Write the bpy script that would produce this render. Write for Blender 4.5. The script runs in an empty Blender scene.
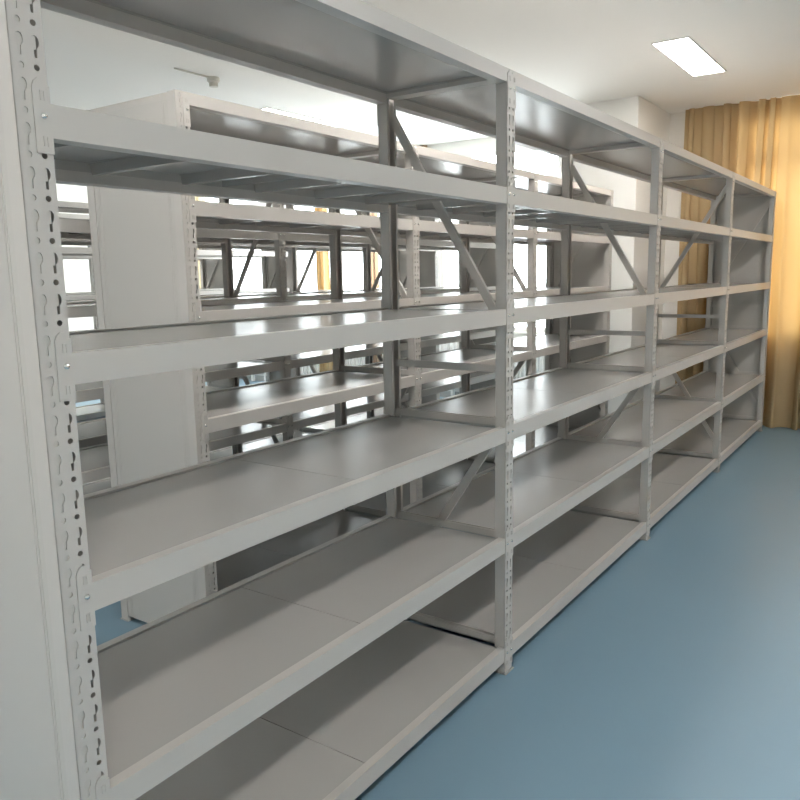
import bpy, bmesh, math, random
from mathutils import Vector, Matrix
from mathutils.geometry import tessellate_polygon
random.seed(7)
SC = bpy.context.scene
COL = SC.collection
PI = math.pi

# ------------------------------------------------------------------ camera
YAW, PITCH, ROLL = .6087, .1623, -.018
fw = Vector((math.cos(YAW)*math.cos(PITCH), math.sin(YAW)*math.cos(PITCH), -math.sin(PITCH)))
r0 = fw.cross(Vector((0, 0, 1))).normalized()
u0 = r0.cross(fw)
rt = r0*math.cos(ROLL) + u0*math.sin(ROLL)
up = -r0*math.sin(ROLL) + u0*math.cos(ROLL)
cd = bpy.data.cameras.new('camera')
cd.sensor_width = 36
cd.lens = 762.7*36/800
cd.clip_start = .05
cam = bpy.data.objects.new('camera', cd)
COL.objects.link(cam)
m = Matrix((rt, up, -fw)).transposed().to_4x4()
m.translation = Vector((-2.739408, -1.387344, 1.700048))
cam.matrix_world = m
SC.camera = cam

# ------------------------------------------------------------------ world: bright overcast day outside the windows
w = bpy.data.worlds.new('world')
SC.world = w
w.use_nodes = True
bg = w.node_tree.nodes['Background']
bg.inputs['Color'].default_value = (.92, .96, 1.0, 1)
bg.inputs['Strength'].default_value = 11.0
SC.view_settings.view_transform = 'Standard'
SC.view_settings.look = 'None'
SC.view_settings.gamma = 1
SC.view_settings.use_curve_mapping = False
SC.view_settings.exposure = 0.50
LAMP_EMIT = 30.0
SC.cycles.max_bounces = 10
SC.cycles.diffuse_bounces = 6
SC.cycles.sample_clamp_indirect = 8

XW, YF, YN, XL, H = 6.30, 10.0, -4.6, -5.2, 3.42      # room extents

# end-wall windows: (v0, v1, z0, z1)
WINS = [(-2.3, .46, .95, 3.25), (2.45, 4.20, .95, 3.25), (4.95, 7.0, .95, 3.25), (7.45, 9.4, .95, 3.25)]
for i, (a, b, z0, z1) in enumerate(WINS):           # daylight portals sitting in the window openings (they only guide sky light)
    ld = bpy.data.lights.new('window_daylight', 'AREA')
    ld.shape = 'RECTANGLE'
    ld.size = z1 - z0
    ld.size_y = b - a
    ld.cycles.is_portal = True
    lo = bpy.data.objects.new('window_daylight', ld)
    COL.objects.link(lo)
    lo.location = (XW + .25, (a + b)/2, (z0 + z1)/2)
    lo.rotation_euler = (0, PI/2, 0)

# ------------------------------------------------------------------ materials
def mat(name, color, rough=.5, metal=0, noise=0, nscale=8, bump=0, bscale=60, spec=.5, coat=0):
    mt = bpy.data.materials.new(name)
    mt.use_nodes = True
    nt = mt.node_tree
    b = nt.nodes['Principled BSDF']
    b.inputs['Base Color'].default_value = (*color, 1)
    b.inputs['Roughness'].default_value = rough
    b.inputs['Metallic'].default_value = metal
    b.inputs['Specular IOR Level'].default_value = spec
    b.inputs['Coat Weight'].default_value = coat
    tc = nt.nodes.new('ShaderNodeTexCoord')
    if noise:
        n = nt.nodes.new('ShaderNodeTexNoise')
        n.inputs['Scale'].default_value = nscale
        n.inputs['Detail'].default_value = 4
        nt.links.new(tc.outputs['Object'], n.inputs['Vector'])
        mx = nt.nodes.new('ShaderNodeMix')
        mx.data_type = 'RGBA'
        mx.inputs['A'].default_value = (*[c*(1 - noise) for c in color], 1)
        mx.inputs['B'].default_value = (*[min(1, c*(1 + noise)) for c in color], 1)
        nt.links.new(n.outputs['Fac'], mx.inputs['Factor'])
        nt.links.new(mx.outputs['Result'], b.inputs['Base Color'])
    if bump:
        n2 = nt.nodes.new('ShaderNodeTexNoise')
        n2.inputs['Scale'].default_value = bscale
        nt.links.new(tc.outputs['Object'], n2.inputs['Vector'])
        bp = nt.nodes.new('ShaderNodeBump')
        bp.inputs['Strength'].default_value = bump
        bp.inputs['Distance'].default_value = .002
        nt.links.new(n2.outputs['Fac'], bp.inputs['Height'])
        nt.links.new(bp.outputs['Normal'], b.inputs['Normal'])
    return mt

M = {}
M['steel'] = mat('grey_powder_coat', (.57, .545, .515), .36, 0, .02, 3, .06, 90)
M['shelf'] = mat('grey_shelf_coat', (.49, .475, .455), .25, 0, .02, 2, .05, 60, spec=.75)
M['panel'] = mat('grey_side_sheet', (.55, .53, .50), .42, 0, .02, 2, .05, 60)
M['chrome'] = mat('zinc_bolt', (.8, .8, .78), .22, 1)
M['wall'] = mat('white_wall_paint', (.84, .825, .79), .8, 0, .02, 2, .1, 120)
M['ceil'] = mat('ceiling_paint', (.86, .85, .82), .85, 0, .015, 1.5)
M['floor'] = mat('blue_epoxy_floor', (.205, .325, .415), .36, 0, .05, 1.2, .08, 14)
M['white_pl'] = mat('white_window_plastic', (.78, .76, .74), .35, 0, .01, 5)
M['rad'] = mat('white_radiator_enamel', (.80, .79, .77), .35, 0, .01, 5)
M['plastic'] = mat('cream_plastic', (.62, .60, .54), .5, 0, .02, 20)
M['dark'] = mat('dark_rubber', (.03, .03, .03), .7, 0, .05, 20)
M['sill'] = mat('pale_stone_sill', (.70, .68, .64), .4, 0, .05, 30)
M['base'] = mat('grey_baseboard', (.42, .42, .41), .5, 0, .02, 10)
M['foot'] = mat('grey_foot_plate', (.40, .41, .40), .45, 0, .02, 10)

def curtain_mat(name, c1, c2, tr, c3):
    mt = bpy.data.materials.new(name)
    mt.use_nodes = True
    nt = mt.node_tree
    nt.nodes.remove(nt.nodes['Principled BSDF'])
    out = nt.nodes['Material Output']
    d = nt.nodes.new('ShaderNodeBsdfDiffuse')
    t = nt.nodes.new('ShaderNodeBsdfTranslucent')
    mx = nt.nodes.new('ShaderNodeMixShader')
    mx.inputs[0].default_value = tr
    tc = nt.nodes.new('ShaderNodeTexCoord')
    wv = nt.nodes.new('ShaderNodeTexNoise')
    wv.inputs['Scale'].default_value = 180
    cm = nt.nodes.new('ShaderNodeMix')
    cm.data_type = 'RGBA'
    cm.inputs['A'].default_value = (*c1, 1)
    cm.inputs['B'].default_value = (*c2, 1)
    nt.links.new(tc.outputs['Object'], wv.inputs['Vector'])
    nt.links.new(wv.outputs['Fac'], cm.inputs['Factor'])
    d.inputs['Color'].default_value = (*c3, 1)
    nt.links.new(cm.outputs['Result'], t.inputs['Color'])
    nt.links.new(d.outputs[0], mx.inputs[1])
    nt.links.new(t.outputs[0], mx.inputs[2])
    nt.links.new(mx.outputs[0], out.inputs['Surface'])
    return mt
M['curtain'] = curtain_mat('gold_curtain_cloth', (.62, .34, .11), (.70, .41, .15), .12, (.50, .38, .22))
M['cream'] = curtain_mat('cream_curtain_cloth', (.74, .62, .40), (.78, .66, .44), .16, (.70, .62, .48))
M['brown'] = curtain_mat('tan_curtain_cloth', (.48, .32, .20), (.54, .37, .24), .25, (.46, .34, .25))

def emit_mat(name, color, s):
    mt = bpy.data.materials.new(name)
    mt.use_nodes = True
    b = mt.node_tree.nodes['Principled BSDF']
    b.inputs['Base Color'].default_value = (*color, 1)
    b.inputs['Emission Color'].default_value = (*color, 1)
    b.inputs['Emission Strength'].default_value = s
    return mt
M['lamp'] = emit_mat('lamp_diffuser', (1, .95, .90), LAMP_EMIT)

def glass_mat():
    mt = bpy.data.materials.new('window_glass')
    mt.use_nodes = True
    nt = mt.node_tree
    nt.nodes.remove(nt.nodes['Principled BSDF'])
    out = nt.nodes['Material Output']
    t = nt.nodes.new('ShaderNodeBsdfTransparent')
    t.inputs['Color'].default_value = (.95, .97, .96, 1)
    g = nt.nodes.new('ShaderNodeBsdfGlossy')
    g.inputs['Roughness'].default_value = .02
    mx = nt.nodes.new('ShaderNodeMixShader')
    mx.inputs[0].default_value = .06
    nt.links.new(t.outputs[0], mx.inputs[1])
    nt.links.new(g.outputs[0], mx.inputs[2])
    nt.links.new(mx.outputs[0], out.inputs['Surface'])
    return mt
M['glass'] = glass_mat()

# ------------------------------------------------------------------ mesh helpers
class MB:
    def __init__(s):
        s.v, s.f = [], []
    def add(s, vs, fs):
        o = len(s.v)
        s.v += [tuple(p) for p in vs]
        s.f += [tuple(i + o for i in f) for f in fs]
        return s
    def box(s, a, b):
        x0, y0, z0 = a
        x1, y1, z1 = b
        return s.add([(x0, y0, z0), (x1, y0, z0), (x1, y1, z0), (x0, y1, z0), (x0, y0, z1), (x1, y0, z1), (x1, y1, z1), (x0, y1, z1)],
                     [(0, 3, 2, 1), (4, 5, 6, 7), (0, 1, 5, 4), (1, 2, 6, 5), (2, 3, 7, 6), (3, 0, 4, 7)])
    def prism(s, prof, axis, a, b):
        """closed profile of (p,q) swept along axis 0/1/2 from a to b"""
        n = len(prof)
        def P(t, p):
            if axis == 0: return (t, p[0], p[1])
            if axis == 1: return (p[0], t, p[1])
            return (p[0], p[1], t)
        vs = [P(a, p) for p in prof] + [P(b, p) for p in prof]
        fs = [(i, (i + 1) % n, n + (i + 1) % n, n + i) for i in range(n)]
        tri = tessellate_polygon([[Vector((p[0], p[1], 0)) for p in prof]])
        fs += [tuple(t) for t in tri] + [tuple(n + i for i in reversed(t)) for t in tri]
        return s.add(vs, fs)
    def bar(s, p, q, wdt, thk, side=Vector((1, 0, 0))):
        p, q = Vector(p), Vector(q)
        d = (q - p).normalized()
        n = side.cross(d).normalized()
        vs = []
        for e in (p, q):
            for a, b in ((-1, -1), (1, -1), (1, 1), (-1, 1)):
                vs.append(e + side*a*thk/2 + n*b*wdt/2)
        return s.add(vs, [(0, 1, 2, 3), (7, 6, 5, 4), (0, 4, 5, 1), (1, 5, 6, 2), (2, 6, 7, 3), (3, 7, 4, 0)])
    def lathe(s, prof, c, axis=2, n=16):
        vs, fs = [], []
        for r_, h_ in prof:
            for k in range(n):
                a = 2*PI*k/n
                x, y = r_*math.cos(a), r_*math.sin(a)
                vs.append(Vector(c) + (Vector((x, y, h_)) if axis == 2 else Vector((x, h_, y)) if axis == 1 else Vector((h_, x, y))))
        for i in range(len(prof) - 1):
            for k in range(n):
                fs.append((i*n + k, i*n + (k + 1) % n, (i + 1)*n + (k + 1) % n, (i + 1)*n + k))
        fs.append(tuple(range(n)))
        fs.append(tuple((len(prof) - 1)*n + k for k in range(n)))
        return s.add(vs, fs)
    def mesh(s, name, m_):
        me = bpy.data.meshes.new(name)
        me.from_pydata(s.v, [], s.f)
        bm = bmesh.new()
        bm.from_mesh(me)
        bmesh.ops.recalc_face_normals(bm, faces=bm.faces)
        bm.to_mesh(me)
        bm.free()
        me.materials.append(m_)
        return me

def put(name, me, parent=None, loc=(0, 0, 0), **kw):
    o = bpy.data.objects.new(name, me)
    COL.objects.link(o)
    o.location = loc
    if parent: o.parent = parent
    for k, v in kw.items(): o[k] = v
    return o
def bevel(o, w_=.0015, seg=1):
    md = o.modifiers.new('bevel', 'BEVEL')
    md.width = w_
    md.segments = seg
    md.limit_method = 'ANGLE'
    return o

# ------------------------------------------------------------------ room shell
def wall_x(name, x0, x1, ya, yb, openings, m_):
    mb = MB()
    ys = sorted({ya, yb, *[o[0] for o in openings], *[o[1] for o in openings]})
    for a, b in zip(ys, ys[1:]):
        op = [o for o in openings if o[0] <= a and o[1] >= b]
        if op:
            mb.box((x0, a, 0), (x1, b, op[0][2]))
            mb.box((x0, a, op[0][3]), (x1, b, H))
        else:
            mb.box((x0, a, 0), (x1, b, H))
    return put(name, mb.mesh(name, m_), kind='structure')
put('floor', MB().box((XL - .2, YN - .2, -.1), (XW + .24, YF + .2, 0)).mesh('floor', M['floor']), kind='structure')
put('ceiling', MB().box((XL - .2, YN - .2, H), (XW + .24, YF + .2, H + .1)).mesh('ceiling', M['ceil']), kind='structure')
wall_x('wall_right', XW, XW + .24, YN, YF, WINS, M['wall'])
wall_x('wall_left', XL - .2, XL, YN, YF, [], M['wall'])
put('wall_far', MB().box((XL - .2, YF, 0), (XW + .24, YF + .2, H)).mesh('wall_far', M['wall']), kind='structure')
put('wall_near', MB().box((XL - .2, YN - .2, 0), (XW + .24, YN, H)).mesh('wall_near', M['wall']), kind='structure')
put('wall_column', MB().box((5.2, 1.18, 0), (XW, 1.98, H)).mesh('wall_column', M['wall']), kind='structure')
mb = MB()
for a, b in ((YN, 1.17), (1.99, YF)): mb.box((XW - .012, a, 0), (XW, b, .09))
put('baseboard_right', mb.mesh('baseboard_right', M['base']), kind='structure')

for i, (a, b, z0, z1) in enumerate(WINS):
    t, x0, x1 = .055, XW + .004, XW + .075
    mb = MB()
    mb.box((x0, a, z0), (x1, a + t, z1)).box((x0, b - t, z0), (x1, b, z1))
    mb.box((x0, a + t, z0), (x1, b - t, z0 + t)).box((x0, a + t, z1 - t), (x1, b - t, z1))
    zt = 2.84
    mb.box((x0, a + t, zt - .05), (x1, b - t, zt + .05))
    n = 2 if i else 3
    ms = [a + (b - a)*k/n for k in range(1, n)]
    for y in ms: mb.box((x0, y - .035, z0 + t), (x1, y + .035, zt - .045))
    f = put('window_%d' % (i + 1), mb.mesh('window_frame', M['white_pl']), kind='structure')
    bevel(f, .004)
    cuts = [a + t] + ms + [b - t]
    g = MB()
    for p, q in zip(cuts, cuts[1:]): g.box((x0 + .03, p + .001, z0 + t), (x0 + .036, q - .001, zt - .045))
    g.box((x0 + .03, a + t, zt + .045), (x0 + .036, b - t, z1 - t))
    put('pane', g.mesh('pane', M['glass']), f)
    s = MB().box((XW - (.07 if i else .004), a - .04, z0 - .03), (XW + .006, b + .04, z0))
    bevel(put('sill', s.mesh('sill', M['sill']), f), .004)

# ------------------------------------------------------------------ ceiling lights
def ceiling_light(x0, x1, y0, y1, label):
    cx, cy = (x0 + x1)/2, (y0 + y1)/2
    hx, hy = (x1 - x0)/2, (y1 - y0)/2
    e = put('ceiling_light', None, None, (cx, cy, H), label=label, category='ceiling light', group='flat panel ceiling lights')
    mb, t, d = MB(), .012, .010
    mb.box((-hx, -hy, -d), (hx, -hy + t, 0)).box((-hx, hy - t, -d), (hx, hy, 0))
    mb.box((-hx, -hy + t, -d), (-hx + t, hy - t, 0)).box((hx - t, -hy + t, -d), (hx, hy - t, 0))
    put('frame', mb.mesh('light_frame', M['white_pl']), e)
    put('diffuser', MB().box((-hx + t, -hy + t, -d + .003), (hx - t, hy - t, -.002)).mesh('diffuser', M['lamp']), e)
ceiling_light(3.475, 4.71, .257, .541, 'glowing rectangular panel light on the ceiling above the front shelving row')
ceiling_light(3.23, 4.465, 4.36, 4.645, 'glowing panel light glimpsed just above the top of the second shelving row')
for x, nm in ((-3.6, 'nearest the left wall'), (.1, 'in the middle of its row'), (3.475, 'nearest the gold curtain')):
    ceiling_light(x, x + 1.235, -1.99, -1.706, 'panel light over the open aisle, ' + nm)
ceiling_light(.6, 1.835, .257, .541, 'added unseen panel light above the second bay of the front shelving row')  # extra lamp, added to brighten the front of the second row
ceiling_light(-2.3, -1.065, .257, .541, 'added unseen panel light above the near end of the front shelving row')  # another added lamp, brightens the second row's near upright and beams
ceiling_light(-4.7, -3.465, .257, .541, 'added unseen panel light left of the shelving rows, near the left wall')  # lamp added at the left to brighten the end panels
ceiling_light(-1.2, .035, 4.36, 4.645, 'added unseen panel light above the near end of the fourth shelving row')  # lamp added to raise the brightness behind the front rows
ceiling_light(3.23, 4.465, 8.0, 8.285, 'added unseen panel light beyond the last shelving row')  # lamp added to light the back of the room
ceiling_light(-1.2, .035, 8.0, 8.285, 'added unseen panel light beyond the last shelving row, nearer the left wall')  # second lamp added at the back, brightens the far wall

e = put('ceiling_detector', None, None, (2.10, 3.90, H), label='small dull cream detector with a short conduit on the ceiling above the shelves', category='detector')
put('housing', MB().lathe([(.055, 0), (.055, -.03), (.04, -.045), (.038, -.075), (.0, -.08)], (0, 0, 0)).mesh('housing', M['plastic']), e)
put('conduit', MB().bar((-.42, 0, -.006), (-.05, 0, -.006), .012, .012, Vector((0, 1, 0))).mesh('conduit', M['plastic']), e)

# ------------------------------------------------------------------ shelving
LV = [2.464, 2.028, 1.559, 1.082, .609, .120]
D, PW, PD, PITCHZ = .61, .066, .048, .078
def post_mesh():
    """perforated upright: web at y=0 facing -y, side flanges going +y"""
    th = .0025
    def circ(cx, cz, r_, n=8): return [(cx + r_*math.cos(2*PI*k/n), cz + r_*math.sin(2*PI*k/n)) for k in range(n)]
    def key(cx, cz, sgn):
        pts = [(.0, .0195), (.0045, .018), (.0078, .0135), (.0085, .007), (.0070, .001), (.0035, -.0035), (.0030, -.020), (-.0022, -.020), (-.0030, -.0035), (-.0062, .001), (-.0078, .007), (-.0070, .0135), (-.0045, .018)]
        return [(cx + sgn*x, cz + z) for x, z in pts]
    cols = [(.018, -1), (PW - .018, 1)]
    holes = []
    for cx, sg in cols:
        holes.append(circ(cx, .014, .006))
        holes.append(key(cx, .051, sg))
    outer = [(0, 0), (PW, 0), (PW, PITCHZ), (0, PITCHZ)]
    loops = [outer] + holes
    tri = tessellate_polygon([[Vector((p[0], p[1], 0)) for p in l] for l in loops])
    flat = [p for l in loops for p in l]
    mb = MB()
    top = LV[0]
    n = int(top/PITCHZ)
    z0 = top - n*PITCHZ
    for k in range(n):
        zz = z0 + k*PITCHZ
        vs = [(x, 0, zz + z) for x, z in flat] + [(x, th, zz + z) for x, z in flat]
        N = len(flat)
        fs = [tuple(t) for t in tri] + [tuple(N + i for i in reversed(t)) for t in tri]
        o = 4
        for l in holes:
            c = len(l)
            fs += [(o + i, o + (i + 1) % c, N + o + (i + 1) % c, N + o + i) for i in range(c)]
            o += c
        mb.add(vs, fs)
    mb.box((0, 0, 0), (PW, th, z0))
    for x in (0, PW - th): mb.box((x, th, 0), (x + th, PD, top))
    for a in (th, PW - th - .012): mb.box((a, PD - th, 0), (a + .012, PD, top))
    for k in range(n):                                  # pressed tongues behind the wide part of each slot
        zz = z0 + k*PITCHZ + .051
        for cx, sg in cols:
            mb.box((cx - .010, .0035, zz - .005), (cx + .0042, .0045, zz + .0225))
    return mb.mesh('upright', M['steel'])
POST = post_mesh()
def foot_mesh(): return MB().box((-.006, -.008, 0), (PW + .006, PD + .004, .004)).mesh('foot_plate', M['foot'])
FOOT = foot_mesh()
BH = .062
def beam_mesh(L_, h=BH):
    prof = [(0, 0), (0, -h), (.045, -h), (.045, -.012), (.030, -.012), (.030, 0)]
    return MB().prism(prof, 0, 0, L_).mesh('beam', M['steel'])
def plate_mesh():
    pr = [(0, -.092), (.034, -.092), (.034, .030), (.026, .030), (.022, .043), (.012, .043), (.004, .036), (0, .026)]
    th = .003
    mb = MB().prism([(p[0], p[1]) for p in pr], 1, -th, 0)
    for zc in (.012, -.070):                          # pressed tabs
        mb.box((.014, -th - .0015, zc - .009), (.0155, -th, zc + .009)).box((.0215, -th - .0015, zc - .009), (.023, -th, zc + .009))
        mb.box((.014, -th - .0015, zc + .0075), (.023, -th, zc + .009))
    return mb.mesh('beam_connector', M['steel'])
PLATE = plate_mesh()
BOLT = MB().lathe([(.0065, 0), (.0062, -.002), (.0048, -.004), (.0022, -.0052), (0, -.0055)], (0, 0, 0), 1, 12).mesh('bolt', M['chrome'])
def panel_mesh(L_, top):
    mb = MB()
    y0, y1, t = .0325, D - .0325, .0018
    zt = -.006
    mb.box((0, y0, zt - t), (L_, y1, zt))
    sk = zt - t - (.006 if top else .024)
    y2, y3 = y0 + .014, y1 - .014
    mb.box((0, y2, sk), (t, y3, zt - t)).box((L_ - t, y2, sk), (L_, y3, zt - t))
    mb.box((t, y2, sk), (L_ - t, y2 + t, zt - t)).box((t, y3 - t, sk), (L_ - t, y3, zt - t))
    return mb.mesh('shelf_panel', M['shelf'])
def rib_mesh():
    mb = MB()
    z1 = -.0078
    y0, y1 = .0485, D - .0485
    mb.prism([(-.022, z1), (-.022, z1 - .002), (-.015, z1 - .002), (-.011, z1 - .030), (.011, z1 - .030), (.015, z1 - .002), (.022, z1 - .002), (.022, z1)], 1, y0, y1)
    return mb.mesh('stiffener_rib', M['shelf'])
RIB = rib_mesh()
CROSS = MB().prism([(-.012, -.014), (.012, -.014), (.012, .014), (.0095, .014), (.0095, -.0115), (-.0095, -.0115), (-.0095, .014), (-.012, .014)], 1, PD, D - PD).mesh('crossbar', M['steel'])
def brace_mesh(flip, z_hi, z_lo):
    """diagonal channel between the two uprights of a side frame; not flipped = low end at the front"""
    ya, yb = .045, D - .045
    p, q = ((0, yb, z_hi), (0, ya, z_lo)) if not flip else ((0, ya, z_hi), (0, yb, z_lo))
    mb = MB().bar(p, q, .034, .003)
    d = (Vector(q) - Vector(p)).normalized()
    n = Vector((1, 0, 0)).cross(d).normalized()
    for sg in (-1, 1):
        off = n*sg*.0157 + Vector((.008, 0, 0))
        mb.bar(Vector(p) + off, Vector(q) + off, .0025, .014)
    return mb.mesh('diagonal_brace', M['steel'])
TOPBAR = MB().box((-.031, PD, -.012), (.031, D - PD, .012)).mesh('crossbar', M['steel'])  # top crossbar, widened as a cover to block light through the panel gap
BR = {}
for fl in (0, 1):
    BR[fl, 0] = brace_mesh(fl, 2.36, 1.50)
# lower brace: low end at the rear when the upper one is low at the front
def lower(fl):
    ya, yb = .045, D - .045
    p, q = ((0, ya, 1.07), (0, yb, .27)) if not fl else ((0, yb, 1.07), (0, ya, .27))
    mb = MB().bar(p, q, .034, .003)
    d = (Vector(q) - Vector(p)).normalized()
    n = Vector((1, 0, 0)).cross(d).normalized()
    for sg in (-1, 1):
        off = n*sg*.0157 + Vector((.008, 0, 0))
        mb.bar(Vector(p) + off, Vector(q) + off, .0025, .014)
    return mb.mesh('diagonal_brace', M['steel'])
for fl in (0, 1): BR[fl, 1] = lower(fl)

def end_panel_mesh(sgn):
    """sheet side panel with folded bead along each vertical edge; sgn -1 faces -x"""
    z0, z1 = .03, 2.462
    y0, y1 = PD + .002, D - PD - .002
    def X(a): return a if sgn < 0 else PW - a
    mb = MB()
    def bx(xa, xb, ya, yb, za=z0, zb=z1):
        a, b = sorted((X(xa), X(xb)))
        mb.box((a, ya, za), (b, yb, zb))
    bx(.003, .0045, y0, y1)                            # main sheet
    for ya in (y0 + .022, y1 - .036): 
        bx(.0016, .003, ya, ya + .005)                 # raised beads
        bx(.0016, .003, ya + .010, ya + .015)
    bx(.0045, .022, y0, y0 + .0015)
    bx(.0045, .022, y1 - .0015, y1)
    bx(.003, .022, y0, y1, z0 - .0015, z0)
    bx(.003, .022, y0, y1, z1 - .0015, z1)
    # edge flanges folded in behind the perforated faces of the two uprights
    bx(.004, .030, .0030, .0045)
    bx(.004, .030, D - .0045, D - .0030)
    return mb.mesh('end_panel', M['panel'])
ENDP = {-1: end_panel_mesh(-1), 1: end_panel_mesh(1)}

def rack(us, v0, label, flips, detail=True, ribs=True, endl=True, endr=True):
    root = put('shelving_row', None, None, (us[0], v0, 0), label=label, category='shelving', group='rows of grey steel shelving')
    X = [u - us[0] for u in us]
    for i, x in enumerate(X):
        for back in (0, 1):
            p = put('upright', POST, root, (x + (PW if back else 0), D if back else 0, 0))
            if back: p.rotation_euler = (0, 0, PI)
            put('foot_plate', FOOT, p)
        fl = flips[i]
        for z in (1.315, 1.095, .612, .135): put('crossbar', CROSS, root, (x + PW/2, 0, z))
        put('crossbar', TOPBAR, root, (x + PW/2, 0, 2.446))
        put('diagonal_brace', BR[fl, 0], root, (x + PW/2 + .002, 0, 0))
        put('diagonal_brace', BR[fl, 1], root, (x + PW/2 + .002, 0, 0))
    if endl: put('end_panel', ENDP[-1], root, (X[0], 0, 0))
    if endr: put('end_panel', ENDP[1], root, (X[-1], 0, 0))
    cache = {}
    for a, b in zip(X, X[1:]):
        L_ = round(b - a - PW, 4)
        if L_ not in cache:
            hl = L_/2 - .0022
            cache[L_] = (beam_mesh(L_), panel_mesh(hl, False), panel_mesh(L_ - .0015, True), hl, beam_mesh(L_, .05))
        bm_, pn, pt, hl, bt = cache[L_]
        for k, z in enumerate(LV):
            for back in (0, 1):
                o = put('beam', bm_ if k else bt, root, (a + PW + (L_ if back else 0), D if back else 0, z))
                if back: o.rotation_euler = (0, 0, PI)
                if detail or not back:
                    c1 = put('beam_connector', PLATE, o, (-.033, 0, 0 if k else -.046))
                    c2 = put('beam_connector', PLATE, o, (L_ + .033, 0, 0 if k else -.046))
                    c2.scale = (-1, 1, 1)
                    if detail and not back:
                        for xx in (-.014, L_ + .014): put('bolt', BOLT, o, (xx, -.003, -.024 if k else -.07))
            for q in ((0, 1) if k else (0,)):
                o = put('shelf_panel', pt if k == 0 else pn, root, (a + PW + .0007 + q*(hl + .0030), 0, z))
                if ribs and k:
                    for j in range(3):
                        put('stiffener_rib', RIB, o, (hl*(j + .5)/3, 0, 0))
    return root
rack([-1.945, 0, 1.969, 3.938, 5.906], 0, 'long grey steel shelving row in front, running to the gold curtain', [0, 0, 0, 1, 1])
row2 = rack([-.562, 1.17, 2.87, 4.59], 1.22, 'second grey shelving row, directly behind the front row, its side panel seen on the left', [0, 0, 0, 1])
row2.scale = (1, 1.08, 1)
rack([-.38, 1.41, 3.20, 5.02], 2.55, 'third grey shelving row from the front, its far end at the window wall', [1, 1, 1, 1])
rack([-2.50, -.62, 1.24, 3.07, 4.90], 3.40, 'fourth grey shelving row from the front, close behind the third', [1, 1, 1, 1, 1], False, False)
rack([-.50, 1.30, 3.10, 4.90], 5.60, 'fifth grey shelving row, dark side panel against the bright windows', [1, 1, 1, 1], False, False)
rack([-.50, 1.30, 3.10, 4.90], 6.85, 'last grey shelving row, farthest from the viewer', [1, 1, 1, 1], False, False)

# ------------------------------------------------------------------ curtains
def curtain(y0, y1, amp, per, m_, label, xc=6.225, ztop=3.416, flare=1.0, seed=1, fine=.012):
    rnd = random.Random(seed)
    n = max(24, int(abs(y1 - y0)/fine))
    nz = 26
    ph = []
    a = 0
    for i in range(n + 1):
        a += (1 + .45*math.sin(i*.11 + seed) + .3*math.sin(i*.037*seed + 1))
        ph.append(a)
    sc = 2*PI*abs(y1 - y0)/per/ph[-1]
    th = .0015
    vs, fs = [], []
    for s_ in (0, 1):
        for j in range(nz + 1):
            t = j/nz
            z = ztop + (.010 - ztop)*t
            for i in range(n + 1):
                f = i/n
                am = amp*(.55 + .6*min(1, t*1.6))*(1 + .35*math.sin(i*.05 + seed*2))
                ang = ph[i]*sc
                x = xc + am*math.sin(ang + .25*math.sin(t*3 + i*.02)) + .35*am*math.sin(2.1*ang + 1.3 + t)
                yc = (y0 + y1)/2
                y = yc + (y0 + (y1 - y0)*f - yc)*(1 + (flare - 1)*math.sin(t*PI*.9)) + .012*math.sin(t*4 + i*.06) + .014*math.sin(2*ang + .6)
                vs.append((x + s_*th, y, z))
    W = n + 1
    o2 = W*(nz + 1)
    for j in range(nz):
        for i in range(n):
            q = (j*W + i, j*W + i + 1, (j + 1)*W + i + 1, (j + 1)*W + i)
            fs.append(q)
    mb = MB().add(vs[:o2], fs)
    e = put('curtain', mb.mesh('curtain', m_), None, (0, 0, 0), label=label, category='curtain')
    for p in e.data.polygons: p.use_smooth = True
    return e
curtain(.97, -2.75, .056, .155, M['curtain'], 'floor-length gold curtain on the wall window at the far right, glowing with daylight', xc=6.175, seed=2, fine=.008)
curtain(6.0, 6.25, .035, .08, M['curtain'], 'narrow gathered gold curtain beside a bright window, seen through the shelves left of centre', xc=6.09, seed=4, fine=.006)
curtain(5.08, 5.34, .035, .08, M['brown'], 'narrow gathered brown curtain behind the shelves near the centre', xc=6.09, seed=5, fine=.006)
curtain(4.34, 4.82, .04, .10, M['brown'], 'tan curtain drawn against the wall between two bright windows', seed=6, fine=.008)
curtain(8.6, 9.3, .04, .12, M['cream'], 'pale cream curtain at the farthest bright window, seen at the far left', xc=6.08, seed=7, fine=.01)

# ------------------------------------------------------------------ radiators
def sec_mesh():
    mb = MB()
    mb.prism([(-.05, -.026), (-.038, -.030), (.038, -.030), (.05, -.026), (.05, -.022), (.038, -.019), (-.038, -.019), (-.05, -.022)], 2, .16, .82)
    mb.box((-.012, -.019, .19), (.012, .030, .24)).box((-.012, -.019, .73), (.012, .030, .78))
    mb.box((-.004, -.019, .24), (.004, .030, .73))
    return mb.mesh('section', M['rad'])
SEC = sec_mesh()
def radiator(ya, yb, label):
    n = int((yb - ya)/.06)
    e = put('radiator', None, None, (XW - .10, ya, 0), label=label, category='radiator', group='white radiators under the windows')
    for k in range(n):
        put('section', SEC, e, (0, .03 + k*.06, 0))
    put('pipe', MB().bar((0, -.06, .21), (0, 0, .21), .022, .022).bar((0, -.06, .0), (0, -.06, .22), .022, .022, Vector((1, 0, 0))).mesh('pipe', M['rad']), e)
    put('bracket', MB().box((-.03, .2, 0), (.03, .23, .165)).box((-.03, n*.06 - .23, 0), (.03, n*.06 - .2, .165)).mesh('bracket', M['rad']), e)
radiator(2.55, 4.18, 'white ribbed radiator under the window nearest the wall column')
radiator(5.1, 6.9, 'white ribbed radiator under the middle window, behind the shelves')
radiator(7.6, 9.3, 'white ribbed radiator under the farthest window')
